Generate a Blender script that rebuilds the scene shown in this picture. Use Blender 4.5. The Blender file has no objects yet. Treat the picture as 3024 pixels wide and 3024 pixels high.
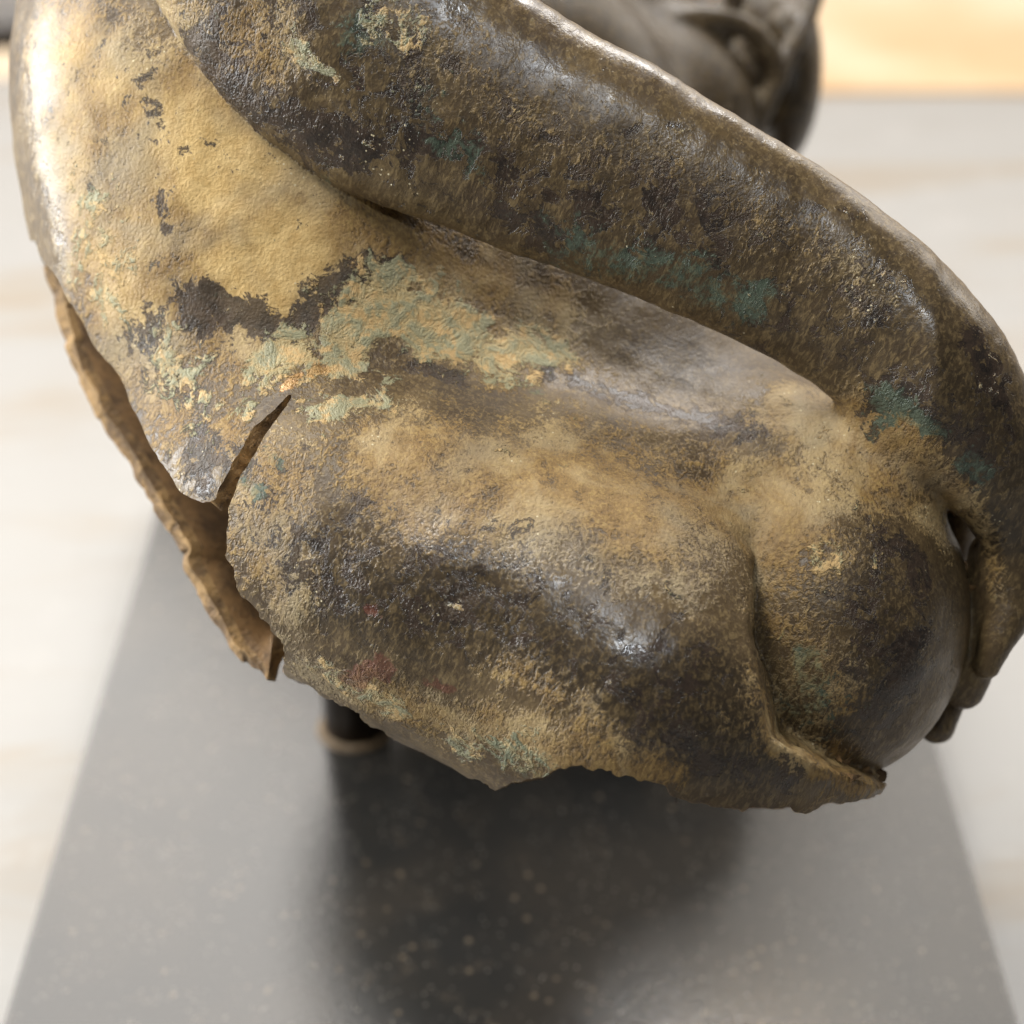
import bpy, math, random
import numpy as np
from mathutils import Vector, Matrix
R = math.radians
random.seed(4); rng = np.random.default_rng(4)
sc = bpy.context.scene

# ------------------------------------------------------------------ camera, world, lamps, exposure
U = 0.036                       # metres per design unit
PITCH = R(32.4); CAM_H = 5.6    # camera height over the stone base, design units
FPX = 5600.0; CPX = 1512.0
cam_d = bpy.data.cameras.new('camera'); cam = bpy.data.objects.new('camera', cam_d)
sc.collection.objects.link(cam); sc.camera = cam
cam.location = (0, 0, CAM_H*U); cam.rotation_euler = (R(90) - PITCH, 0, 0)
cam_d.sensor_width = 36.0; cam_d.lens = 36.0*FPX/(2*CPX)
cam_d.clip_start = 0.005; cam_d.clip_end = 50
cam_d.dof.use_dof = True; cam_d.dof.focus_distance = 5.62*U; cam_d.dof.aperture_fstop = 17.0

world = bpy.data.worlds.new('World'); sc.world = world; world.use_nodes = True
bg = world.node_tree.nodes['Background']
bg.inputs['Color'].default_value = (0.80, 0.88, 1.0, 1); bg.inputs['Strength'].default_value = 0.04

def area(name, loc, target, size, power, col, size_y=None, spread=math.pi):
    d = bpy.data.lights.new(name, 'AREA'); o = bpy.data.objects.new(name, d); sc.collection.objects.link(o)
    d.shape = 'RECTANGLE'; d.size = size*U; d.size_y = (size_y or size)*U; d.energy = power; d.color = col; d.spread = spread
    o.location = Vector(loc)*U
    o.rotation_euler = (Vector(target) - Vector(loc)).to_track_quat('-Z', 'Y').to_euler()
    return o
area('rear_window', (-11.5, 20, 13.5), (0, 5, 2.5), 28, 12.5, (1.0, 0.955, 0.90), 20)
area('rear_window_right', (12, 20.5, 13.5), (0, 5, 2.5), 16, 4.2, (1.0, 0.94, 0.86), 20)
area('skylight', (3.8, 12.5, 14), (0, 5.5, 3), 7, 2.5, (1.0, 0.98, 0.96), 3)
area('ceiling_light', (-5, 4.6, 14), (0, 5.5, 2.9), 4, 2.5, (1.0, 0.95, 0.86), 4)
area('left_window', (-12, 6.5, 4.4), (0, 5.5, 2.9), 8, 0.50, (0.95, 0.98, 1.0), 5, R(50))
area('warm_lamp', (2.9, 15.6, 13.8), (0.5, 5, 1), 0.9, 0.07, (1.0, 0.72, 0.42))
area('front_lamp', (0.3, -.5, 9.1), (0.3, 4.4, 2.4), 0.5, 0.22, (0.88, 0.94, 1.0))
vs = sc.view_settings
vs.view_transform = 'Standard'; vs.look = 'None'; vs.exposure = -0.28; vs.gamma = 1.0

# ------------------------------------------------------------------ geometry helpers
CP, SP = math.cos(PITCH), math.sin(PITCH)
def P(px, py, z):               # a point of the photograph at depth z -> design space (x right, y down, z away from the lens)
    return np.array([(px-CPX)/FPX*z, (py-CPX)/FPX*z, z])
def to_world(V):                # design space -> metres in the place
    V = np.asarray(V, float); o = np.empty_like(V)
    o[..., 0] = V[..., 0]
    o[..., 1] = V[..., 2]*CP - V[..., 1]*SP
    o[..., 2] = CAM_H - V[..., 2]*SP - V[..., 1]*CP
    return o*U
def nrm(a): return a/np.maximum(np.linalg.norm(a, axis=-1, keepdims=True), 1e-12)

def hash3(i, j, k, s):
    h = (i*374761393 + j*668265263 + k*2147483647 + s*1274126177) & 0xffffffff
    h = ((h ^ (h >> 13))*1274126177) & 0xffffffff
    return ((h ^ (h >> 16)) & 0xffff)/32767.5 - 1.0
def vnoise(Pt, s=0):
    Pf = np.floor(Pt); f = Pt - Pf; I = Pf.astype(np.int64); f = f*f*f*(f*(f*6-15)+10)
    r = 0
    for a in (0, 1):
        wa = f[:, 0] if a else 1-f[:, 0]
        for b in (0, 1):
            wb = f[:, 1] if b else 1-f[:, 1]
            for c in (0, 1):
                wc = f[:, 2] if c else 1-f[:, 2]
                r = r + wa*wb*wc*hash3(I[:, 0]+a, I[:, 1]+b, I[:, 2]+c, s)
    return r
def fbm(Pt, sc_, oct_=4, s=0):
    r = 0; a = 1.0
    for o in range(oct_):
        r = r + a*vnoise(Pt*sc_ + 17.3*o, s+o); a *= .5; sc_ *= 2.03
    return r

def ell(c, rad, axis=(1, 0, 0), up=(0, 1, 0)):
    ax = nrm(np.array(axis, float)); up = np.array(up, float); up = nrm(up - ax*np.dot(ax, up)); th = np.cross(ax, up)
    M = np.stack([ax, up, th]); rad = np.array(rad, float); c = np.array(c, float)
    def f(Q):
        q = (Q - c) @ M.T
        k0 = np.linalg.norm(q/rad, axis=1); k1 = np.linalg.norm(q/(rad*rad), axis=1)
        return k0*(k0-1.0)/np.maximum(k1, 1e-6)
    return f
def cone(a, b, ra, rb):
    a = np.array(a, float); b = np.array(b, float); d = b-a; L2 = np.dot(d, d)
    def f(Q):
        x = Q[:, 0]-a[0]; y = Q[:, 1]-a[1]; z = Q[:, 2]-a[2]
        t = np.clip((x*d[0]+y*d[1]+z*d[2])/L2, 0, 1); x -= t*d[0]; y -= t*d[1]; z -= t*d[2]
        return np.sqrt(x*x+y*y+z*z) - (ra + (rb-ra)*t)
    return f
def spline(pts, n):             # Catmull-Rom through rows of numbers
    pts = np.array(pts, float); m = len(pts); pp = np.vstack([2*pts[0]-pts[1], pts, 2*pts[-1]-pts[-2]])
    out = []
    for u in np.linspace(0, m-1-1e-9, n):
        i = int(u); t = u-i; p0, p1, p2, p3 = pp[i:i+4]
        out.append(.5*((2*p1)+(-p0+p2)*t+(2*p0-5*p1+4*p2-p3)*t*t+(-p0+3*p1-3*p2+p3)*t**3))
    return np.array(out)
def tube(st, n):                # stations (px, py, z, radius) -> chain of cones
    s = spline(st, n); fs = []
    for a, b in zip(s[:-1], s[1:]):
        fs.append(cone(P(*a[:3]), P(*b[:3]), a[3], b[3]))
    def f(Q):
        d = fs[0](Q)
        for g in fs[1:]: d = np.minimum(d, g(Q))
        return d
    return f
def smin(a, b, k):
    h = np.clip(.5 + .5*(b-a)/k, 0, 1)
    return b + (a-b)*h - k*h*(1-h)
def smax(a, b, k): return -smin(-a, -b, k)

def surface_nets(sdf, lo, hi, h):
    lo = np.array(lo, float); n = np.ceil((np.array(hi)-lo)/h).astype(int)+1
    gx, gy, gz = [lo[i] + h*np.arange(n[i]) for i in range(3)]
    c = 5; m = np.ceil(n/c).astype(int)                            # coarse blocks first, fine samples only near the surface
    cx = np.stack(np.meshgrid(*[lo[i] + h*c*(np.arange(m[i])+.5) for i in range(3)], indexing='ij'), -1).reshape(-1, 3)
    dc = sdf(cx).reshape(m)
    D = np.repeat(np.repeat(np.repeat(dc, c, 0), c, 1), c, 2)[:n[0], :n[1], :n[2]].copy()
    near = np.repeat(np.repeat(np.repeat(np.abs(dc) < h*c*1.25+.06, c, 0), c, 1), c, 2)[:n[0], :n[1], :n[2]]
    I = np.argwhere(near); D[near] = sdf(lo + h*I)
    S = D < 0
    acc = np.zeros(tuple(n-1)+(3,)); cnt = np.zeros(tuple(n-1))
    cs = [(a, b, c) for a in (0, 1) for b in (0, 1) for c in (0, 1)]
    sl = lambda o: tuple(slice(o[i], n[i]-1+o[i]) for i in range(3))
    for p in cs:
        for ax in range(3):
            if p[ax]: continue
            q = list(p); q[ax] = 1
            d0 = D[sl(p)]; d1 = D[sl(q)]; m = (d0 < 0) != (d1 < 0)
            t = np.where(m, d0/np.where(m, d0-d1, 1), 0)
            for i in range(3): acc[..., i] += m*(p[i] + (t if i == ax else 0))
            cnt += m
    idx = -np.ones(cnt.shape, int); act = cnt > 0; idx[act] = np.arange(act.sum())
    V = (np.argwhere(act) + acc[act]/cnt[act][:, None])*h + lo
    F = []
    for ax in range(3):
        b, c = (ax+1) % 3, (ax+2) % 3
        s0 = [slice(None)]*3; s1 = [slice(None)]*3; s0[ax] = slice(0, -1); s1[ax] = slice(1, None)
        x = S[tuple(s0)] != S[tuple(s1)]; fl = S[tuple(s0)]
        e = np.argwhere(x); keep = (e[:, b] > 0) & (e[:, c] > 0) & (e[:, b] < n[b]-1) & (e[:, c] < n[c]-1)
        e = e[keep]; inside = fl[e[:, 0], e[:, 1], e[:, 2]]
        def at(db, dc):
            q = e.copy(); q[:, b] -= db; q[:, c] -= dc; return idx[q[:, 0], q[:, 1], q[:, 2]]
        q = np.stack([at(1, 1), at(0, 1), at(0, 0), at(1, 0)], 1)
        q[~inside] = q[~inside][:, ::-1]
        F.append(q)
    return V, np.vstack(F)
def project(sdf, V, it=1, e=2e-3):
    for _ in range(it):
        d = sdf(V); g = np.empty_like(V)
        for i in range(3):
            o = np.zeros(3); o[i] = e; g[:, i] = (sdf(V+o) - d)/e
        V = V - g*(d/np.maximum((g*g).sum(1), .05))[:, None]
    return V
def subdivide(V, F):
    E = np.sort(np.vstack([F[:, [i, (i+1) % 4]] for i in range(4)]), 1)
    u, inv = np.unique(E, axis=0, return_inverse=True); inv = inv.reshape(-1)
    n = len(V); m = len(F); ev = n + inv.reshape(4, m).T
    fv = n + len(u) + np.arange(m)
    V2 = np.vstack([V, V[u].mean(1), V[F].mean(1)])
    F2 = np.vstack([np.stack([F[:, i], ev[:, i], fv, ev[:, (i+3) % 4]], 1) for i in range(4)])
    return V2, F2
def tris(F): return np.vstack([F[:, [0, 1, 2]], F[:, [0, 2, 3]]])
def clip(V, T, f, extra):
    """keep f > 0, cutting the triangles that cross; extra = per-vertex arrays to carry along"""
    pos = f > 0; k = pos[T].sum(1)
    full = T[k == 3]; newT = [full]; cut = T[(k == 1) | (k == 2)]; kc = k[(k == 1) | (k == 2)]
    emap = {}; nv = []; ne = [[] for _ in extra]; base = len(V)
    def mid(a, b):
        key = (a, b) if a < b else (b, a)
        if key not in emap:
            t = f[key[0]]/(f[key[0]]-f[key[1]]); emap[key] = base + len(nv)
            nv.append(V[key[0]]*(1-t) + V[key[1]]*t)
            for i, x in enumerate(extra): ne[i].append(x[key[0]]*(1-t) + x[key[1]]*t)
        return emap[key]
    out = []
    for t, c in zip(cut.tolist(), kc.tolist()):
        for r in range(3):
            a, b, d = t[r], t[(r+1) % 3], t[(r+2) % 3]
            if c == 1 and pos[a]:
                out.append((a, mid(a, b), mid(a, d))); break
            if c == 2 and not pos[a]:
                p, q = mid(a, b), mid(a, d); out.append((p, b, d)); out.append((p, d, q)); break
    if out: newT.append(np.array(out))
    T2 = np.vstack(newT)
    V2 = np.vstack([V, np.array(nv)]) if nv else V
    ex = [np.concatenate([x, np.array(y)]) if y else x for x, y in zip(extra, ne)]
    used = np.unique(T2); re = -np.ones(len(V2), int); re[used] = np.arange(len(used))
    return V2[used], re[T2], [x[used] for x in ex]
def vnormals(V, T):
    n = np.cross(V[T[:, 1]]-V[T[:, 0]], V[T[:, 2]]-V[T[:, 0]]); N = np.zeros_like(V)
    for i in range(3): np.add.at(N, T[:, i], n)
    return nrm(N)
def shell(V, T, N, t, slant=None):
    t = np.broadcast_to(np.asarray(t, float).reshape(-1, 1), (len(V), 1))
    """outer skin + inner skin + broken rim; returns V, T, material index"""
    n = len(V); Vi = V - N*t
    E = np.vstack([T[:, [0, 1]], T[:, [1, 2]], T[:, [2, 0]]])
    key = np.sort(E, 1); u, inv, ct = np.unique(key, axis=0, return_inverse=True, return_counts=True)
    B = E[ct[inv.reshape(-1)] == 1]
    bl, binv = np.unique(B, return_inverse=True); binv = binv.reshape(B.shape)
    if slant is not None: Vi[bl] += slant(V[bl])
    o2 = 2*n; i2 = 2*n+len(bl)                                     # rim gets its own vertices: a hard edge
    Vr = np.vstack([V, Vi, V[bl], Vi[bl]])
    rim = np.vstack([np.stack([o2+binv[:, 1], o2+binv[:, 0], i2+binv[:, 0]], 1), np.stack([o2+binv[:, 1], i2+binv[:, 0], i2+binv[:, 1]], 1)])
    TT = np.vstack([T, T[:, ::-1]+n, rim])
    mi = np.concatenate([np.zeros(len(T), int), np.full(len(T), 2), np.full(len(rim), 1)])
    src = np.concatenate([np.arange(n), np.arange(n), bl, bl])
    return Vr, TT, mi, src
def poly_sd(px, py, poly):
    """signed distance to a closed outline, negative inside"""
    poly = np.array(poly, float); d = np.full(px.shape, 1e9); ins = np.zeros(px.shape, bool)
    for a, b in zip(poly, np.roll(poly, -1, 0)):
        e = b-a; wx = px-a[0]; wy = py-a[1]; t = np.clip((wx*e[0]+wy*e[1])/(e @ e), 0, 1)
        d = np.minimum(d, np.hypot(wx-e[0]*t, wy-e[1]*t))
        c = ((a[1] > py) != (b[1] > py))
        ins ^= c & (px < (b[0]-a[0])*(py-a[1])/np.where(b[1] != a[1], b[1]-a[1], 1) + a[0])
    return np.where(ins, -d, d)
def pix(V): return CPX + V[:, 0]/V[:, 2]*FPX, CPX + V[:, 1]/V[:, 2]*FPX

def mesh_obj(name, Vw, T, mats, mi=None, parent=None, smooth=True, attrs=None, normals=None):
    me = bpy.data.meshes.new(name)
    Vw = np.asarray(Vw, np.float32); T = np.asarray(T)
    k = T.shape[1]
    me.vertices.add(len(Vw)); me.vertices.foreach_set('co', Vw.ravel())
    me.loops.add(T.size); me.loops.foreach_set('vertex_index', T.astype(np.int32).ravel())
    me.polygons.add(len(T)); me.polygons.foreach_set('loop_start', np.arange(0, T.size, k, dtype=np.int32))
    if mi is not None: me.polygons.foreach_set('material_index', mi.astype(np.int32))
    me.polygons.foreach_set('use_smooth', np.full(len(T), smooth))
    me.update(calc_edges=True); me.validate()
    for m in (mats if isinstance(mats, (list, tuple)) else [mats]): me.materials.append(m)
    for k_, v in (attrs or {}).items():
        a = me.attributes.new(k_, 'FLOAT', 'POINT'); a.data.foreach_set('value', np.asarray(v, np.float32))
    if normals is not None: me.normals_split_custom_set_from_vertices(np.asarray(normals, np.float32).tolist())
    o = bpy.data.objects.new(name, me); sc.collection.objects.link(o)
    if parent: o.parent = parent
    return o

# ------------------------------------------------------------------ materials
class NT:
    """small node-graph helper"""
    def __init__(self, name):
        self.m = bpy.data.materials.new(name); self.m.use_nodes = True
        self.t = self.m.node_tree; self.b = self.t.nodes['Principled BSDF']
        self.co = self.t.nodes.new('ShaderNodeTexCoord').outputs['Object']
    def put(self, sock, v):
        if hasattr(v, 'is_output'): self.t.links.new(v, sock)
        elif isinstance(v, (tuple, list)) and len(v) == 3 and sock.type == 'RGBA': sock.default_value = (*v, 1)
        else: sock.default_value = v
    def scale(self, v):
        n = self.t.nodes.new('ShaderNodeMapping'); self.put(n.inputs['Vector'], self.co); n.inputs['Scale'].default_value = v; return n.outputs[0]
    def rot_scale(self, r, v):
        n = self.t.nodes.new('ShaderNodeMapping'); n.vector_type = 'TEXTURE'; self.put(n.inputs['Vector'], self.co)
        n.inputs['Rotation'].default_value = r; n.inputs['Scale'].default_value = [1/x for x in v]; return n.outputs[0]
    def noise(self, scale, detail=4, rough=.55, dist=0, vec=None):
        n = self.t.nodes.new('ShaderNodeTexNoise'); self.put(n.inputs['Vector'], vec or self.co)
        n.inputs['Scale'].default_value = scale; n.inputs['Detail'].default_value = detail
        n.inputs['Roughness'].default_value = rough; n.inputs['Distortion'].default_value = dist; return n.outputs['Fac']
    def voro(self, scale, feature='F1', vec=None, rnd=1):
        n = self.t.nodes.new('ShaderNodeTexVoronoi'); n.feature = feature; self.put(n.inputs['Vector'], vec or self.co)
        n.inputs['Scale'].default_value = scale; n.inputs['Randomness'].default_value = rnd; return n
    def attr(self, name):
        n = self.t.nodes.new('ShaderNodeAttribute'); n.attribute_name = name; return n.outputs['Fac']
    def math(self, op, a, b=0.0, clamp=False):
        n = self.t.nodes.new('ShaderNodeMath'); n.operation = op; n.use_clamp = clamp
        self.put(n.inputs[0], a); self.put(n.inputs[1], b); return n.outputs[0]
    def step(self, v, lo, hi):
        n = self.t.nodes.new('ShaderNodeMapRange'); n.interpolation_type = 'SMOOTHSTEP'
        self.put(n.inputs['Value'], v); n.inputs['From Min'].default_value = lo; n.inputs['From Max'].default_value = hi; return n.outputs[0]
    def remap(self, v, a, b, c, d):
        n = self.t.nodes.new('ShaderNodeMapRange'); self.put(n.inputs['Value'], v)
        for k, x in zip(('From Min', 'From Max', 'To Min', 'To Max'), (a, b, c, d)): n.inputs[k].default_value = x
        return n.outputs[0]
    def mix(self, f, a, b):
        n = self.t.nodes.new('ShaderNodeMix'); n.data_type = 'RGBA'; self.put(n.inputs[0], f)
        self.put(n.inputs[6], a); self.put(n.inputs[7], b); return n.outputs[2]
    def mul(self, c, f):
        n = self.t.nodes.new('ShaderNodeVectorMath'); n.operation = 'SCALE'; self.put(n.inputs[0], c); self.put(n.inputs['Scale'], f); return n.outputs[0]
    def mask(self, attr, amp, w, *noises):
        v = attr
        for n, k in noises: v = self.math('ADD', v, self.math('MULTIPLY', self.math('SUBTRACT', n, .5), k))
        return self.step(v, amp-w, amp+w)
    def bump(self, h, strength, dist, base=None):
        n = self.t.nodes.new('ShaderNodeBump'); self.put(n.inputs['Height'], h)
        self.put(n.inputs['Strength'], strength); n.inputs['Distance'].default_value = dist
        if base: self.put(n.inputs['Normal'], base)
        return n.outputs[0]
    def out(self, col=None, rough=None, normal=None, **kw):
        if col is not None: self.put(self.b.inputs['Base Color'], col)
        if rough is not None: self.put(self.b.inputs['Roughness'], rough)
        if normal is not None: self.put(self.b.inputs['Normal'], normal)
        for k, v in kw.items(): self.put(self.b.inputs[k.replace('_', ' ')], v)
        return self.m
K = 1/U                          # noise scales below are per design unit

def bronze_material():
    m = NT('bronze_patina')
    n1 = m.noise(4.0*K, 4, .62, .4); n2 = m.noise(19*K, 4, .68, .3); n3 = m.noise(95*K, 2, .6)
    fib = m.noise(46*K, 2, .65, .8, vec=m.rot_scale((.3, .25, .35), (1.7, 1.4, .55)))
    spots = m.noise(12*K, 5, .74, .8)
    spots = m.remap(spots, .34, .66, 0, 1); n1 = m.remap(n1, .34, .66, 0, 1); n2 = m.remap(n2, .34, .66, 0, 1)
    gold, dark, crust, green, red, rub = [m.attr(k) for k in ('gold', 'dark', 'crust', 'green', 'red', 'rub')]; patina_shade = m.attr('patina_shade'); gloss = m.attr('gloss')
    # brown metal, finely mottled
    brown = m.mix(m.step(n1, .0, 1.0), (.070, .047, .026), (.135, .092, .044))
    brown = m.mix(m.math('MULTIPLY', m.step(fib, .44, .70), .60), brown, (.25, .180, .086))
    dp = m.mask(patina_shade, .5, .35, (n1, .30), (spots, .35), (n2, .2))  # darker brown patina, with some shade put into the colour
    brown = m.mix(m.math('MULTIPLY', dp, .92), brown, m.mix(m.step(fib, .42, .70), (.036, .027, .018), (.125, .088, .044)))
    # golden brown earth film
    gcol = m.mix(m.step(n2, .0, 1.0), (.27, .165, .052), (.49, .34, .125))
    gcol = m.mix(m.math('MULTIPLY', m.step(fib, .40, .66), .45), (.21, .13, .052), gcol)
    gcol = m.mix(m.math('MULTIPLY', m.step(n1, .35, 1.0), .5), gcol, (.52, .41, .23))
    gcol = m.mix(m.math('MULTIPLY', m.step(gold, .75, 1.25), .8), gcol, m.mix(m.step(n2, .0, 1.), (.58, .385, .145), (.74, .53, .235)))
    gcol = m.mix(m.math('MULTIPLY', m.step(m.noise(2.3*K, 3, .6, .5), .50, .68), .55), gcol, (.27, .235, .165))
    gm = m.mask(gold, .50, .22, (n1, .30), (n2, .32), (fib, .9), (n3, .6), (spots, .30))
    col = m.mix(m.math('MULTIPLY', gm, .94), brown, gcol)
    # dark lacquer-like patches, eaten away at their edges
    dcol = m.mix(m.step(n2, .2, .8), (.026, .021, .019), (.055, .038, .028))
    dm = m.mask(dark, .50, .07, (n1, .30), (spots, .75), (n2, .35), (n3, .5))
    col = m.mix(m.math('MULTIPLY', dm, .90), col, dcol)
    # pale crusts
    ccol = m.mix(m.step(spots, .25, .75), (.44, .34, .17), (.30, .29, .18))
    ccol = m.mix(m.step(n2, .5, .9), ccol, (.54, .37, .17))
    cm = m.mask(crust, .52, .08, (n1, .30), (spots, .70), (n2, .35), (n3, .5))
    col = m.mix(m.math('MULTIPLY', cm, .92), col, ccol)
    tcol = m.mix(m.step(n2, .2, .8), (.050, .085, .060), (.105, .165, .12))
    tm = m.mask(green, .55, .20, (spots, .60), (n2, .4), (fib, .8), (n3, .6))
    col = m.mix(m.math('MULTIPLY', tm, .50), col, tcol)
    rm = m.mask(red, .50, .08, (spots, .5), (n2, .25))
    col = m.mix(m.math('MULTIPLY', rm, .65), col, m.mix(m.step(n2, .4, .6), (.105, .032, .020), (.17, .065, .042)))
    # pale grains caught in the pores
    gr = m.voro(46*K); grain = m.math('MULTIPLY', m.step(gr.outputs['Distance'], .17, .10), m.step(n1, .80, .95))
    col = m.mix(grain, col, (.60, .52, .34))
    bm = m.mask(rub, .55, .12, (n3, .9), (n2, .4))
    col = m.mix(m.math('MULTIPLY', bm, .6), col, (.48, .26, .09))
    rough = m.math('ADD', .43, m.math('MULTIPLY', gm, .14)); rough = m.math('SUBTRACT', rough, m.math('MULTIPLY', dm, .10))
    rough = m.math('SUBTRACT', rough, m.math('MULTIPLY', dp, .06)); rough = m.math('SUBTRACT', rough, m.math('MULTIPLY', gloss, .15)); rough = m.math('ADD', rough, m.math('MULTIPLY', m.math('SUBTRACT', n2, .5), .12)); rough = m.math('SUBTRACT', rough, m.math('MULTIPLY', bm, .15))
    h = m.math('ADD', m.math('MULTIPLY', fib, .07), m.math('MULTIPLY', n3, m.math('ADD', .10, m.math('MULTIPLY', gm, .12))))
    h = m.math('ADD', h, m.math('MULTIPLY', m.math('SUBTRACT', gm, dm), .06))
    h = m.math('ADD', h, m.math('MULTIPLY', cm, m.math('ADD', .25, m.math('MULTIPLY', spots, .5))))
    nb = m.bump(h, m.remap(gloss, 0, 1, .62, .25), .030*U)
    return m.out(col, rough, nb, Metallic=m.math('MULTIPLY', bm, .2), Specular_IOR_Level=m.math('ADD', m.remap(gm, 0, 1, .40, .26), m.math('MULTIPLY', gloss, .55)))
def rim_material():
    m = NT('broken_bronze_edge')
    n1 = m.noise(12*K, 6, .7, .5); n2 = m.noise(50*K, 4, .65)
    col = m.mix(m.step(n1, .38, .62), (.13, .075, .03), (.36, .22, .085)); col = m.mix(m.step(n2, .58, .7), col, (.10, .06, .03))
    return m.out(col, .75, m.bump(m.math('ADD', n1, m.math('MULTIPLY', n2, .5)), .8, .04*U))
def inner_material():
    m = NT('bronze_hollow_inside')
    n1 = m.noise(7*K, 6, .65); n2 = m.noise(45*K, 4, .65)
    col = m.mix(m.step(n1, .35, .65), (.09, .05, .02), (.24, .135, .05)); col = m.mix(m.step(n2, .56, .7), col, (.09, .055, .025))
    return m.out(col, .8, m.bump(m.math('ADD', n1, n2), .5, .025*U))
def stone_material():
    m = NT('dark_honed_stone')
    n1 = m.noise(1.3*K, 5, .6); n2 = m.noise(9*K, 5, .65); n3 = m.noise(70*K, 3, .6)
    col = m.mix(m.step(n1, .35, .65), (.024, .024, .023), (.038, .034, .029)); col = m.mix(m.step(n2, .55, .75), col, (.055, .047, .038))
    sp = m.voro(11*K); big = m.math('MULTIPLY', m.step(sp.outputs['Distance'], .20, .04), m.step(m.noise(5*K, 2, .5), .44, .54))
    sp2 = m.voro(30*K); sm = m.math('MULTIPLY', m.step(sp2.outputs['Distance'], .20, .06), m.step(m.noise(9*K, 2, .5), .42, .52))
    col = m.mix(m.math('MULTIPLY', big, .26), col, (.55, .42, .28)); col = m.mix(m.math('MULTIPLY', sm, .6), col, (.42, .38, .32))
    return m.out(col, m.remap(n2, .3, .7, .055, .10), m.bump(n3, .12, .01*U), Specular_IOR_Level=.88)
def travertine_material():
    m = NT('pale_travertine')
    v = m.rot_scale((0, 0, .10), (.35, 1.6, 1)); n1 = m.noise(.55*K, 6, .6, .8, vec=v); n2 = m.noise(2.4*K, 6, .62, .4, vec=v); n3 = m.noise(2.2*K, 6, .6)
    col = m.mix(m.step(n1, .50, .66), (.355, .348, .336), (.33, .285, .23)); col = m.mix(m.math('MULTIPLY', m.step(n2, .5, .7), .6), col, (.33, .315, .295))
    col = m.mix(m.math('MULTIPLY', m.step(n3, .55, .7), .5), col, (.40, .39, .378))
    return m.out(col, .5, m.bump(n2, .2, .03*U))
def wood_material():
    m = NT('honey_wood')
    n1 = m.noise(.8*K, 6, .6, .5, vec=m.scale((.25, .25, 2.2))); n2 = m.noise(.35*K, 2, .5)
    col = m.mix(m.step(n1, .35, .65), (.60, .40, .22), (.70, .52, .33)); col = m.mix(m.step(n2, .4, .65), col, (.76, .62, .45))
    return m.out(col, .45, m.bump(n1, .2, .03*U))
def plaster_material():
    m = NT('pale_plaster'); n1 = m.noise(1.5*K, 6, .6)
    return m.out(m.mix(n1, (.80, .74, .70), (.86, .83, .81)), .8, m.bump(n1, .2, .05*U))
def rod_material():
    m = NT('dark_steel'); n1 = m.noise(10*K, 5, .6)
    return m.out(m.mix(n1, (.018, .016, .015), (.06, .045, .035)), m.remap(n1, .3, .7, .3, .5), m.bump(n1, .15, .02*U), Metallic=.7)
def putty_material():
    m = NT('tan_putty'); n1 = m.noise(14*K, 6, .65)
    return m.out(m.mix(n1, (.09, .065, .04), (.26, .18, .10)), .7, m.bump(n1, .6, .04*U))
M_bronze, M_rim, M_inner = bronze_material(), rim_material(), inner_material()
M_stone, M_table, M_wood, M_wall, M_rod, M_putty = stone_material(), travertine_material(), wood_material(), plaster_material(), rod_material(), putty_material()

# ------------------------------------------------------------------ setting
import bmesh
def bm_obj(name, bm, m, smooth=True, parent=None):
    me = bpy.data.meshes.new(name); bm.to_mesh(me); bm.free(); me.materials.append(m)
    for p in me.polygons: p.use_smooth = smooth
    o = bpy.data.objects.new(name, me); sc.collection.objects.link(o)
    if parent: o.parent = parent
    return o
def box(name, x0, x1, y0, y1, z0, z1, m, bev=0, parent=None, rotz=0, seg=2):
    bm = bmesh.new(); bmesh.ops.create_cube(bm, size=1); c = Vector(((x0+x1)/2, (y0+y1)/2, (z0+z1)/2))
    for v in bm.verts: v.co = Vector((v.co.x*(x1-x0), v.co.y*(y1-y0), v.co.z*(z1-z0)))*U
    if bev: bmesh.ops.bevel(bm, geom=list(bm.edges), offset=bev*U, segments=seg, profile=.6, affect='EDGES')
    o = bm_obj(name, bm, m, False, parent); o.location = c*U; o.rotation_euler = (0, 0, rotz); return o
def tag(o, label=None, cat=None, group=None, kind=None):
    for k, v in (('label', label), ('category', cat), ('group', group), ('kind', kind)):
        if v: o[k] = v
    return o
SLAB_T = .55
base = box('stone_base', -1.975, 1.965, 3.0, 9.8, -SLAB_T, 0, M_stone, .026)
tag(base, 'dark grey honed stone slab, dusty, lying on the pale table under the bronze', 'base')
tag(box('table_top', -20, 20, -7, 17.35, -SLAB_T-1.0, -SLAB_T-.003, M_table, .05), kind='structure')
tag(box('wall', -40, 40, 26, 27, -8, 24, M_wall), kind='structure')
tag(box('wooden_bench', 2.4, 22, 16.9, 25.5, -SLAB_T-.8, -SLAB_T+.06, M_wood, .06), 'honey coloured wooden bench top beyond the pale table at the upper right', 'bench')
tag(box('wooden_strip', -16, -3, 17.36, 18.15, -SLAB_T-.8, -SLAB_T+.02, M_wood, .04), 'narrow honey coloured wooden strip beyond the pale table at the upper left', 'strip')
tag(box('dark_ledge', -16, -3, 18.2, 18.6, -SLAB_T-.8, -SLAB_T+.10, M_rod, .03), 'dark ledge behind the narrow wooden strip at the upper left', 'ledge')
tag(box('pale_box', -18, -3, 18.9, 22, -SLAB_T-.8, 1.2, M_wall, .05), 'pale box behind the dark ledge at the upper left corner', 'box')

# ------------------------------------------------------------------ bronze figure
fig = bpy.data.objects.new('bronze_figure', None); sc.collection.objects.link(fig)
tag(fig, 'weathered hollow bronze figure fragment with torn edges, held above the dark stone base', 'sculpture')

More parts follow.
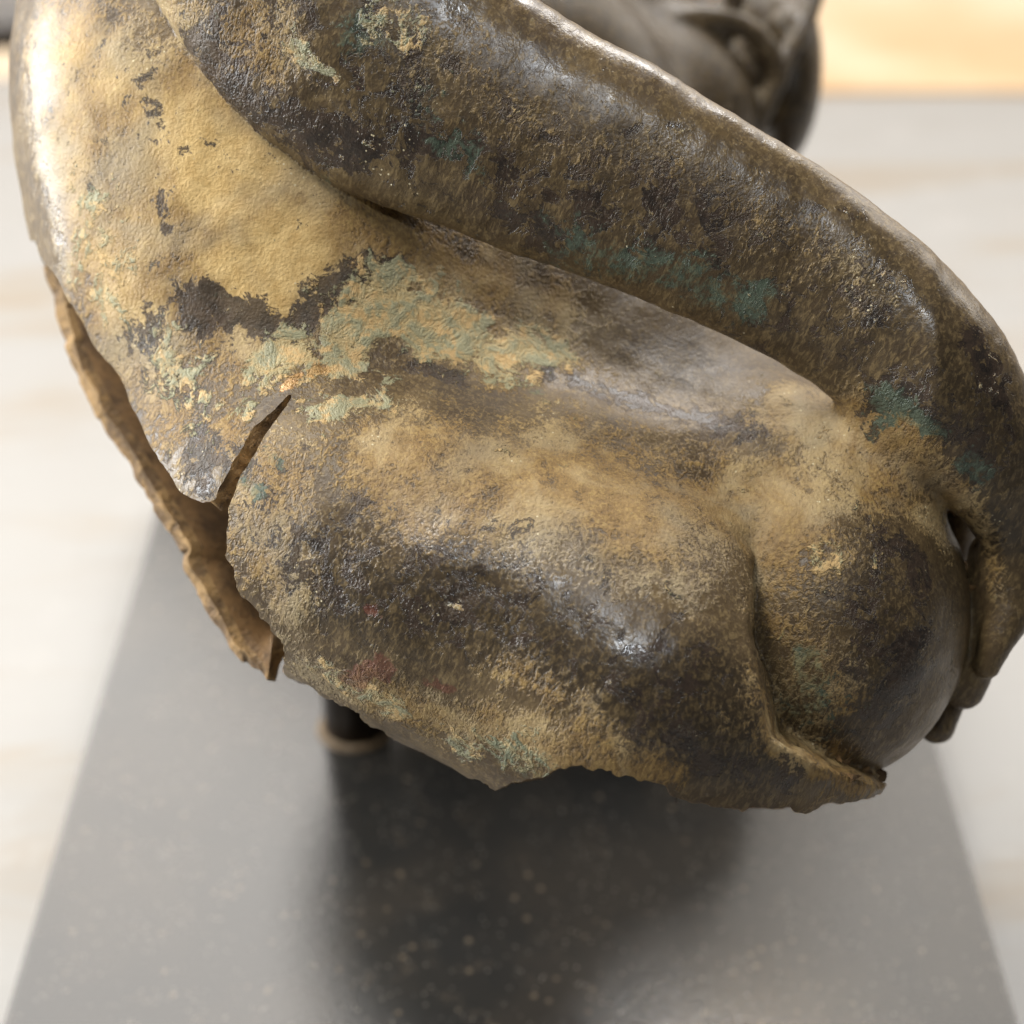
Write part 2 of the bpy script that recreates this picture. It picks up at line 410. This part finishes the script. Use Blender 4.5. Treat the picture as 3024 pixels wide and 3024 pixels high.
B1 = ell(P(1400, 1700, 6.04), (1.12, .57, .62), (.92, .39, -.06))
LIP = ell(P(2000, 2065, 5.96), (.70, .335, .50), (.93, .37, .04))
B1R = ell(P(1868, 1950, 5.95), (.42, .47, .54), (1, -.2, 0), (.2, 1, 0))
B2 = ell(P(2390, 1806, 6.16), (.503, .558, .58))
TOP = ell(P(1850, 1420, 6.36), (.95, .32, .46), (.96, .28, -.05))
BK = ell(P(1800, 1160, 6.62), (1.15, .46, .52), (.93, .36, -.05))
LS = ell(P(745, 330, 6.62), (.825, 1.15, .80), (1, -.10, 0), (.10, 1, -.1))
LF = ell(P(930, 1020, 6.50), (.80, .80, .66), (1, -.35, 0), (.35, 1, 0))
FILL = ell(P(1380, 800, 6.58), (.85, .36, .44), (.9, .43, -.02))
WEB = tube([(2250, 1330, 6.15, .21), (2550, 1365, 6.02, .19), (2720, 1340, 5.97, .13)], 8)
def front(f, x, y):             # depth of a surface seen along one line of sight
    z = np.linspace(5.2, 6.6, 700); d = f(np.stack([(x-CPX)/FPX*z, (y-CPX)/FPX*z, z], 1)); i = np.argmax(d < 0)
    return z[i] if d[i] < 0 else 5.8
def left_half(Q): return smin(smin(B1(Q), LIP(Q), .22), B1R(Q), .38)
def edge_plane(a, b, tilt):     # broken edge between two points, its face turned a little to the lens
    n = nrm(np.cross(P(*a, 1.0), P(*b, 1.0))); n = n*np.sign(P(2450, 1950, 1.0) @ n); n = nrm(n + np.array([0, 0, -tilt]))
    m = ((a[0]+b[0])/2, (a[1]+b[1])/2); p0 = P(*m, front(left_half, *m)); c = p0 @ n
    return lambda Q: Q @ n - c
E1, E2, E3 = edge_plane((2128, 1680), (2212, 1890), .05), edge_plane((2212, 1890), (2262, 2150), .15), edge_plane((2262, 2150), (2640, 2390), .16)
def broken_side(Q): return np.minimum(np.maximum(E1(Q), E2(Q)), E3(Q)) + .007*vnoise(Q*24, 7)
def solid(Q):
    open_ = np.clip((Q[:, 1]/Q[:, 2]*FPX + CPX - 1650)/240, 0, 1)   # the edge grows out of the smooth flank
    left = smax(left_half(Q), broken_side(Q) - (1-open_)*.09, .006 + .03*(1-open_))
    k = .004 + .30*np.clip((.14-Q[:, 1])/.30, 0, 1)
    d = smin(left, B2(Q), k)
    return smin(d, TOP(Q), .06 + .28*np.clip((.05-Q[:, 1])/.3, 0, 1))
def torso(Q):
    d = solid(Q)
    d = smin(d, smin(BK(Q), FILL(Q), .3), .24)
    d = smin(d, smin(LS(Q), LF(Q), .35), .26)
    return d
ARM = tube([(760, -420, 5.78, .495), (1050, 100, 5.74, .430), (1465, 350, 5.74, .362), (1850, 528, 5.74, .325), (2225, 715, 5.76, .292),
            (2550, 920, 5.81, .270), (2770, 1140, 5.86, .245), (2915, 1370, 5.9, .175), (2985, 1560, 5.95, .105), (2990, 1720, 6.0, .095)], 56)
FING = [tube([(2985, 1640, 6.0, .10), (2978, 1800, 5.98, .075), (2945, 1890, 5.97, .055), (2917, 1965, 5.98, .042)], 10),
        tube([(2955, 1650, 6.08, .10), (2905, 1850, 6.08, .08), (2870, 1980, 6.08, .066), (2848, 2040, 6.1, .060)], 10),
        tube([(2900, 1800, 6.25, .09), (2810, 2040, 6.25, .062), (2768, 2140, 6.25, .062)], 8)]
ARM_C = P(1850, 528, 5.74); ARM_N = nrm(np.array([-.13, .225, -.966]))
def arm_flat(Q):
    k = 1 + 1.3*np.clip((1.25-Q[:, 0])/.4, 0, 1)
    return ARM(Q + (((Q-ARM_C) @ ARM_N)*(k-1))[:, None]*ARM_N)
FING.append(tube([(2850, 1420, 6.2, .10), (2832, 1550, 6.32, .07), (2805, 1690, 6.42, .055), (2790, 1800, 6.48, .05)], 10))  # strand added behind the hand's opening to darken the gap
def arm(Q):
    d = arm_flat(Q)
    for f in FING[:2]: d = smin(d, f(Q), .03)
    for f in FING[2:]: d = smin(d, f(Q), .03)
    return d
def figure(Q):
    d = smin(torso(Q), WEB(Q), .16)
    # the arm lies free of the back on the left and grows into the hip at the right
    k = .012 + .14*np.clip((Q[:, 0]-.80)/.35, 0, 1)*np.clip((.02-Q[:, 1])/.3, 0, 1)
    return smin(d, arm(Q), k)

V, F = surface_nets(figure, (-1.9, -2.3, 5.1), (2.0, 1.15, 7.7), .026)
V = project(figure, V, 1); V, F = subdivide(V, F); V = project(figure, V, 2)
T = tris(F)
px, py = pix(V)
TEAR = [(100, 715), (128, 768), (168, 822), (208, 890), (262, 985), (330, 1085), (420, 1270), (485, 1385), (530, 1450), (600, 1485), (640, 1480), (668, 1400),
        (700, 1335), (745, 1262), (800, 1218), (858, 1172), (822, 1230), (774, 1292), (733, 1372), (699, 1437), (670, 1503), (668, 1640), (715, 1745), (790, 1850),
        (838, 1905), (850, 1990), (960, 2055), (1150, 2160), (1250, 2225), (1350, 2290), (1450, 2312), (1600, 2305), (1650, 2268), (1710, 2252), (1810, 2275),
        (1910, 2312), (2010, 2350), (2110, 2380), (2230, 2396), (2350, 2396), (2450, 2382), (2545, 2358), (2622, 2338), (2626, 2314), (2600, 2304), (2625, 2285), (2668, 2250), (2728, 2195), (2790, 2110), (2900, 2100), (3600, 2300), (3600, 4000), (-800, 4000), (-800, 1500), (-100, 715)]
jit = 9*fbm(np.stack([px/70, py/70, px*0], 1), 1.0, 4, 5)
jit = jit*np.where(py > 1950, 1.5, .8) + np.where(py > 1600, 4, 1.2)*fbm(np.stack([px/14, py/14, px*0], 1), 1.0, 2, 15)
V, T, _ = clip(V, T, np.where((arm(V) < torso(V) - .02) | ((V[:, 2] > 6.72) & (py < 1780) & (px < 1000)), 500., poly_sd(px, py, TEAR) + jit), [])
lb = np.arange(len(V)); E = np.vstack([T[:, [0, 1]], T[:, [1, 2]]])
for _ in range(400):
    m_ = np.minimum(lb[E[:, 0]], lb[E[:, 1]]); l2 = lb.copy(); np.minimum.at(l2, E[:, 0], m_); np.minimum.at(l2, E[:, 1], m_)
    l2 = l2[l2]; l2 = l2[l2]
    if (l2 == lb).all(): break
    lb = l2
u_, c_ = np.unique(lb[T[:, 0]], return_counts=True); T = T[np.isin(lb[T[:, 0]], u_[c_ > 3000])]
us = np.unique(T); re_ = -np.ones(len(V), int); re_[us] = np.arange(len(us)); V = V[us]; T = re_[T]
N = vnormals(V, T)
rel = .006*fbm(V, 2.2, 3, 9) + .0035*fbm(V, 9, 3, 21)                # hammered unevenness of the cast wall
V = V + N*rel[:, None]; N = vnormals(V, T)

# where the patinas and some shade lie, painted on the surface in space
px, py = pix(V); facing = (N*nrm(V)).sum(1) < .15
FV = np.where(facing)[0]
def surf(x, y):
    d = np.hypot(px[FV]-x, py[FV]-y); c = FV[d < max(26, d.min()+8)]
    return c[np.argmin(V[c, 2])]
WV = V + .075*np.stack([fbm(V, 3.1, 3, 70), fbm(V, 3.1, 3, 80), fbm(V, 3.1, 3, 90)], 1)
PT = arm(V) < np.minimum(torso(V), WEB(V)) - .005
def paint(strokes):
    a = np.zeros(len(V))
    for pts, r, s in strokes:
        pts = np.array(pts, float)
        if len(pts) > 1:
            L = np.hypot(*np.diff(pts, axis=0).T).sum(); pts = spline(pts, max(2, int(L/(r*.6))+1))
        r3 = r/930.0
        for q in pts:
            ci = surf(*q); c = WV[ci]; free = q[0] > 2250 and q[1] > 1050
            I = np.where(np.abs(WV[:, 0]-c[0]) < 2.4*r3)[0]; I = I[np.abs(WV[I, 1]-c[1]) < 2.4*r3]
            if not free: I = I[PT[I] == PT[ci]]
            b = np.exp(-((WV[I]-c)**2).sum(1)/(r3*r3)*.8)*s
            a[I] = np.maximum(a[I], b)
    return a
PAINT = {
 'gold': [([(200, 150), (180, 450), (280, 750), (400, 950)], 220, 1.0), ([(500, 1150), (650, 1250)], 160, .8), ([(1080, 640), (1350, 770), (1650, 880)], 110, .85), ([(620, 520), (720, 640), (800, 780)], 300, 1.35), ([(300, 250), (450, 450), (420, 700)], 230, 1.0), ([(700, 150), (500, 100)], 200, .7), ([(1000, 650), (1200, 760)], 120, .7), ([(1050, 900), (1300, 950), (1600, 1000)], 170, .75), ([(800, 1380), (760, 1600), (830, 1800)], 140, .72),
          ([(1200, 1350), (1600, 1400), (1950, 1480), (2300, 1500)], 250, .86), ([(1800, 1550), (2050, 1650)], 150, .66), ([(2350, 1180), (2550, 1300), (2780, 1460)], 130, .85),
          ([(2440, 1640)], 80, .8), ([(2240, 1780), (2260, 1850)], 70, .75), ([(950, 2020), (1200, 2120), (1600, 2230), (1900, 2300)], 120, .75), ([(1500, 1980), (1700, 2120)], 110, .6),
          ([(2300, 2150), (2500, 2240)], 110, .62), ([(2350, 1900), (2450, 2050)], 150, .58), ([(1250, 150), (1600, 420), (2100, 620), (2500, 850)], 150, .36), ([(2860, 1550), (2920, 1700)], 60, .55), ([(450, 1250), (600, 1100)], 140, .62),
          ([(2300, 2232), (2440, 2300), (2600, 2325)], 26, .95)],
 'dark': [([(250, 250), (500, 500), (450, 800)], 300, .24), ([(430, 1020), (600, 1180), (620, 1350)], 190, .44), ([(800, 1380), (850, 1600), (950, 1750)], 150, .44), ([(1200, 1650), (1600, 1850), (2000, 2050)], 190, .43), ([(900, 200), (1400, 450), (1900, 650), (2400, 900)], 260, .40), ([(2650, 1800), (2550, 2050)], 200, .40), ([(560, 905), (720, 930), (850, 960), (1000, 880), (1150, 800)], 62, 1.05), ([(430, 1000), (560, 1180), (600, 1420)], 80, .74), ([(450, 600), (480, 690)], 35, .6), ([(260, 500), (240, 560)], 30, .55),
          ([(600, 150), (700, 280), (900, 400), (1100, 470)], 120, .75), ([(1300, 420), (1550, 560), (1750, 640)], 120, .60), ([(1090, 55)], 45, .8), ([(1230, 175)], 45, .8), ([(1335, 195)], 30, .75),
          ([(1850, 560), (2000, 640), (2100, 740)], 90, .64), ([(1450, 640), (1700, 740)], 70, .62), ([(2650, 1180), (2800, 1300), (2880, 1350)], 110, .66), ([(2900, 1000), (2970, 1150)], 70, .6),
          ([(1650, 1075), (1850, 1150), (2050, 1210), (2200, 1260)], 60, .72), ([(1230, 1060), (1350, 1090)], 70, .66),
          ([(1080, 1600), (1250, 1640), (1400, 1700)], 80, .56), ([(1150, 1760), (1300, 1850)], 90, .52), ([(1850, 1900), (2050, 2000)], 110, .48), ([(1900, 2200), (2150, 2280), (2350, 2320)], 80, .58), ([(950, 1480), (1000, 1560)], 60, .5),
          ([(2700, 1930), (2680, 2050), (2600, 2150)], 95, .72), ([(2660, 1580), (2740, 1700)], 75, .68), ([(2500, 1720), (2600, 1830)], 60, .5), ([(1050, 1480), (950, 1560)], 60, .55)],
 'crust': [([(1000, 960), (1150, 900), (1350, 960)], 110, 1.05), ([(780, 1040), (900, 1020)], 80, .9), ([(480, 1050), (600, 1200), (720, 1180)], 90, .60), ([(1400, 1010), (1650, 1030)], 80, .85), ([(960, 1190), (1080, 1170)], 80, .72),
           ([(950, 2000), (1150, 2110)], 70, .66), ([(1350, 2220), (1550, 2260)], 70, .60), ([(2430, 1620), (2470, 1660)], 60, .68), ([(850, 150), (950, 220), (1020, 260)], 30, .62), ([(1150, 30)], 80, .5), ([(250, 650), (300, 850)], 120, .55)],
 'green': [([(1680, 730), (1850, 790), (2050, 850), (2230, 920)], 85, .60), ([(1300, 330), (1350, 480)], 90, .50), ([(2610, 1180), (2680, 1250), (2750, 1290)], 50, .82), ([(2860, 1390), (2900, 1440)], 45, .68), ([(735, 1440)], 35, .85), ([(950, 555)], 50, .58),
           ([(2380, 1980), (2400, 2080)], 75, .62), ([(1430, 2230), (1560, 2270)], 70, .62), ([(1300, 440), (1400, 520)], 50, .58), ([(1000, 130), (1080, 90)], 60, .55), ([(800, 1330)], 50, .5), ([(1600, 1140)], 40, .5)],
 'red': [([(1020, 2030), (1060, 2000), (1110, 1985)], 38, .85), ([(1250, 2030), (1310, 2050)], 34, .7), ([(1080, 1800), (1110, 1830)], 26, .45), ([(1000, 280), (1080, 330)], 60, .4)],
 'patina_shade': [([(760, 130), (690, 230)], 110, .5), ([(760, 60), (1100, 300), (1500, 480), (1900, 640), (2300, 820), (2600, 1020), (2850, 1250), (2950, 1600)], 340, .62), ([(1000, 1740), (1300, 1800), (1650, 1960), (2000, 2110), (2250, 2260)], 165, .92), ([(2600, 1700), (2650, 1950), (2500, 2150)], 230, .72)],  # own dark patina plus painted shade on arm, lower bulge and right knob
 'gloss': [([(1200, -120), (1500, 40), (1800, 190), (2150, 380), (2450, 570), (2750, 830), (2930, 1020)], 95, 1.0), ([(1250, 1580), (1500, 1700), (1780, 1860), (2050, 2000)], 110, .9), ([(90, 100), (80, 400), (150, 700)], 110, .9), ([(2780, 1750), (2790, 1950)], 70, .6)],
 'rub': [([(830, 1125), (870, 1090), (930, 1072), (980, 1078)], 16, .9)]}
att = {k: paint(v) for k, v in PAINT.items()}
rimw = np.clip(1 - (np.abs(broken_side(V)) - .006)/.010, 0, 1)*np.clip((py - 2080)/90, 0, 1)*((px > 2150) & (px < 2680))*(E3(V) > -.03)   # bare fracture along the lip
att['gold'] = att['gold']*(1-rimw) + .66*rimw
for k_ in ('dark', 'patina_shade', 'green', 'gloss'): att[k_] = att[k_]*(1-rimw)

def slant(B):
    x, y = pix(B); e = 4.0
    gx = poly_sd(x-e, y, TEAR)-poly_sd(x+e, y, TEAR); gy = poly_sd(x, y-e, TEAR)-poly_sd(x, y+e, TEAR); L = np.maximum(np.hypot(gx, gy), 1e-6)
    gx, gy = gx/L, gy/L; near = np.abs(poly_sd(x, y, TEAR)) < 30
    w = np.where((x > 620) & (x < 870) & (y > 1160) & (y < 1500) & (gx > .1), .030*np.clip((862-x)/70, .1, 1), 0)
    w = np.where((y > 2050) & (x < 1720), .012, w)*near
    return np.stack([gx*w, gy*w, 0*w], 1)
Vs, Ts, mi, src = shell(V, T, N, .040, slant)
Ns = vnormals(Vs, Ts)
lab_v = np.where(arm(V) < np.minimum(torso(V), WEB(V)) - .02, 1, 0)
fn = np.stack([f(V) for f in FING], 1); isf = (fn.min(1) < arm_flat(V) - .004) & (lab_v == 1)
lab_v = np.where(isf, 2 + fn.argmin(1), lab_v)
lab = lab_v[src]; lt = np.max(lab[Ts], 1)
parts = {}
for i, nm in enumerate(('torso', 'arm', 'finger', 'finger', 'finger', 'gap_filler')):
    sel = lt == i
    if not sel.any(): continue
    tt = Ts[sel]; used = np.unique(tt); re = -np.ones(len(Vs), int); re[used] = np.arange(len(used))
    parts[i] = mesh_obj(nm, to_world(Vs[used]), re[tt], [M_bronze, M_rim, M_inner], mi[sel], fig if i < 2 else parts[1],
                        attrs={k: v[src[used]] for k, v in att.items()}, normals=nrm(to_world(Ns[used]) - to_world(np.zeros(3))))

# the lower left wall of the hollow body, its broken edge turned up
WALL = [[(160, 770, 6.66), (205, 810, 6.7), (330, 880, 6.9)], [(218, 1010, 6.54), (300, 1040, 6.6), (420, 1060, 6.85)],
        [(340, 1250, 6.44), (430, 1280, 6.5), (580, 1310, 6.75)], [(514, 1530, 6.32), (610, 1545, 6.38), (780, 1580, 6.6)],
        [(562, 1612, 6.28), (650, 1630, 6.34), (830, 1660, 6.55)], [(563, 1672, 6.26), (665, 1685, 6.31), (850, 1720, 6.5)], [(668, 1856, 6.18), (742, 1845, 6.22), (850, 1830, 6.36)], [(788, 2008, 6.10), (799, 1940, 6.11), (803, 1850, 6.17)]]
g = np.array([spline([P(*q) for q in row], 14) for row in WALL])
g = np.stack([spline(g[:, j], 220) for j in range(14)], 1)
nu, nv = g.shape[:2]; Vg = g.reshape(-1, 3)
edge = np.tile(np.linspace(1, 0, nv), nu)**3
Vg = Vg + .008*np.stack([fbm(Vg, 8, 3, 31), fbm(Vg, 8, 3, 41), fbm(Vg, 6, 3, 51)], 1)*(.3+edge[:, None])
Fg = np.array([[i*nv+j, i*nv+j+1, (i+1)*nv+j+1, (i+1)*nv+j] for i in range(nu-1) for j in range(nv-1)])
Tg = tris(Fg); Ng = vnormals(Vg, Tg)
if Ng[:, 2].mean() > 0: Tg = Tg[:, ::-1]; Ng = -Ng
Vq, Tq, mq, sq = shell(Vg, Tg, Ng, .055)
mq = np.where(mq == 0, 2, np.where(mq == 2, 0, 1))
mq[:len(Tg)][(Tg % nv).max(1) <= 3] = 1                         # the thick broken edge, turned to the light
mesh_obj('broken_wall', to_world(Vq), Tq, [M_bronze, M_rim, M_inner], mq, fig, attrs={'gold': np.full(len(Vq), .5)})

# folded mass at the far side of the figure
MASS = [ell(P(1800, 330, 8.5), (.66, .50, .50)), ell(P(1690, 0, 8.6), (.55, .45, .5))]
ARCH = tube([(1930, 70, 8.25, .06), (2080, 50, 8.25, .055), (2200, 80, 8.3, .05), (2275, 150, 8.35, .045), (2300, 240, 8.4, .035)], 14)
INNER = ell(P(2215, 160, 8.7), (.22, .34, .16))
STRAP = tube([(2410, -60, 8.6, .06), (2375, 60, 8.5, .05), (2320, 170, 8.42, .045), (2275, 280, 8.42, .045), (2215, 400, 8.5, .05)], 14)
SIDE = ell(P(2325, 230, 8.85), (.155, .40, .32), (1, .05, 0), (-.05, 1, 0))
KNOBS = [ell(P(x, y, 8.3), (.05, .085, .08)) for x, y in ((2170, -15),)] + [ell(P(2315, 80, 8.5), (.07, .09, .07))]
STEM = cone(P(1800, 330, 8.5), P(1500, 700, 7.0), .35, .30)
UPV = (0, -CP, -SP)
def W2C(x, f, z):               # place -> design space
    d = CAM_H-z; return np.array([x, d*CP-f*SP, f*CP+d*SP])
REAR = ell(W2C(-.13, 7.75, 2.0), (1.02, 1.45, .75), (1, 0, 0), UPV)    # far side of the body, its bulk added to darken the slab's reflection
REAR_ADDED = ell(W2C(.55, 7.6, 1.25), (.78, .85, .6), (1, 0, 0), UPV)  # unseen bulk added to widen the dark reflection in the slab
def fold(Q):
    d = smin(MASS[0](Q), MASS[1](Q), .2); d = smin(d, smin(REAR(Q), REAR_ADDED(Q), .2), .12)
    d = smin(d, STEM(Q), .1); d = smin(d, INNER(Q), .06); d = smin(d, ARCH(Q), .06)
    d = smin(d, SIDE(Q), .05); d = smin(d, STRAP(Q), .03)
    for k in KNOBS: d = smin(d, k(Q), .02)
    return d
Vf, Ff = surface_nets(fold, (-1.4, -3.2, 6.4), (1.6, .9, 9.8), .04)
Vf = project(fold, Vf, 1); Vf, Ff = subdivide(Vf, Ff); Vf = project(fold, Vf, 1); Tf = tris(Ff)
gz = fbm(Vf, 3, 2, 61)
mesh_obj('folded_mass', to_world(Vf), Tf, [M_bronze], None, fig, attrs={'gold': .16+.12*gz, 'dark': .22-.1*gz, 'patina_shade': 1.0+.2*gz, 'gloss': np.full(len(Vf), .1)})

# ------------------------------------------------------------------ rod that carries the bronze
def on_slab(x, y):
    z = CAM_H/(SP + (y-CPX)/FPX*CP); w = to_world(P(x, y, z))/U; return Vector((w[0], w[1], 0))
foot = on_slab(1052, 2150)
rod = bpy.data.objects.new('mounting_rod', None); sc.collection.objects.link(rod); rod.location = (foot + Vector((0, 0, .002)))*U
tag(rod, 'short dark metal rod rising from the stone base into the hollow bronze', 'rod')
def lathe(name, prof, m, parent, seg=40):
    bm = bmesh.new(); rings = []
    for r, z in prof: rings.append([bm.verts.new((r*math.cos(a)*U, r*math.sin(a)*U, z*U)) for a in (2*math.pi*i/seg for i in range(seg))])
    for a, b in zip(rings[:-1], rings[1:]):
        for i in range(seg): bm.faces.new((a[i], a[(i+1) % seg], b[(i+1) % seg], b[i]))
    bm.faces.new(rings[-1]); bm.faces.new(rings[0][::-1])
    return bm_obj(name, bm, m, True, parent)
lathe('shaft', [(.14, .0), (.15, .014), (.15, 1.5), (.13, 1.52)], M_rod, rod)
lathe('putty_ring', [(.185, 0), (.18, .010), (.165, .018), (.153, .022)], M_putty, rod)
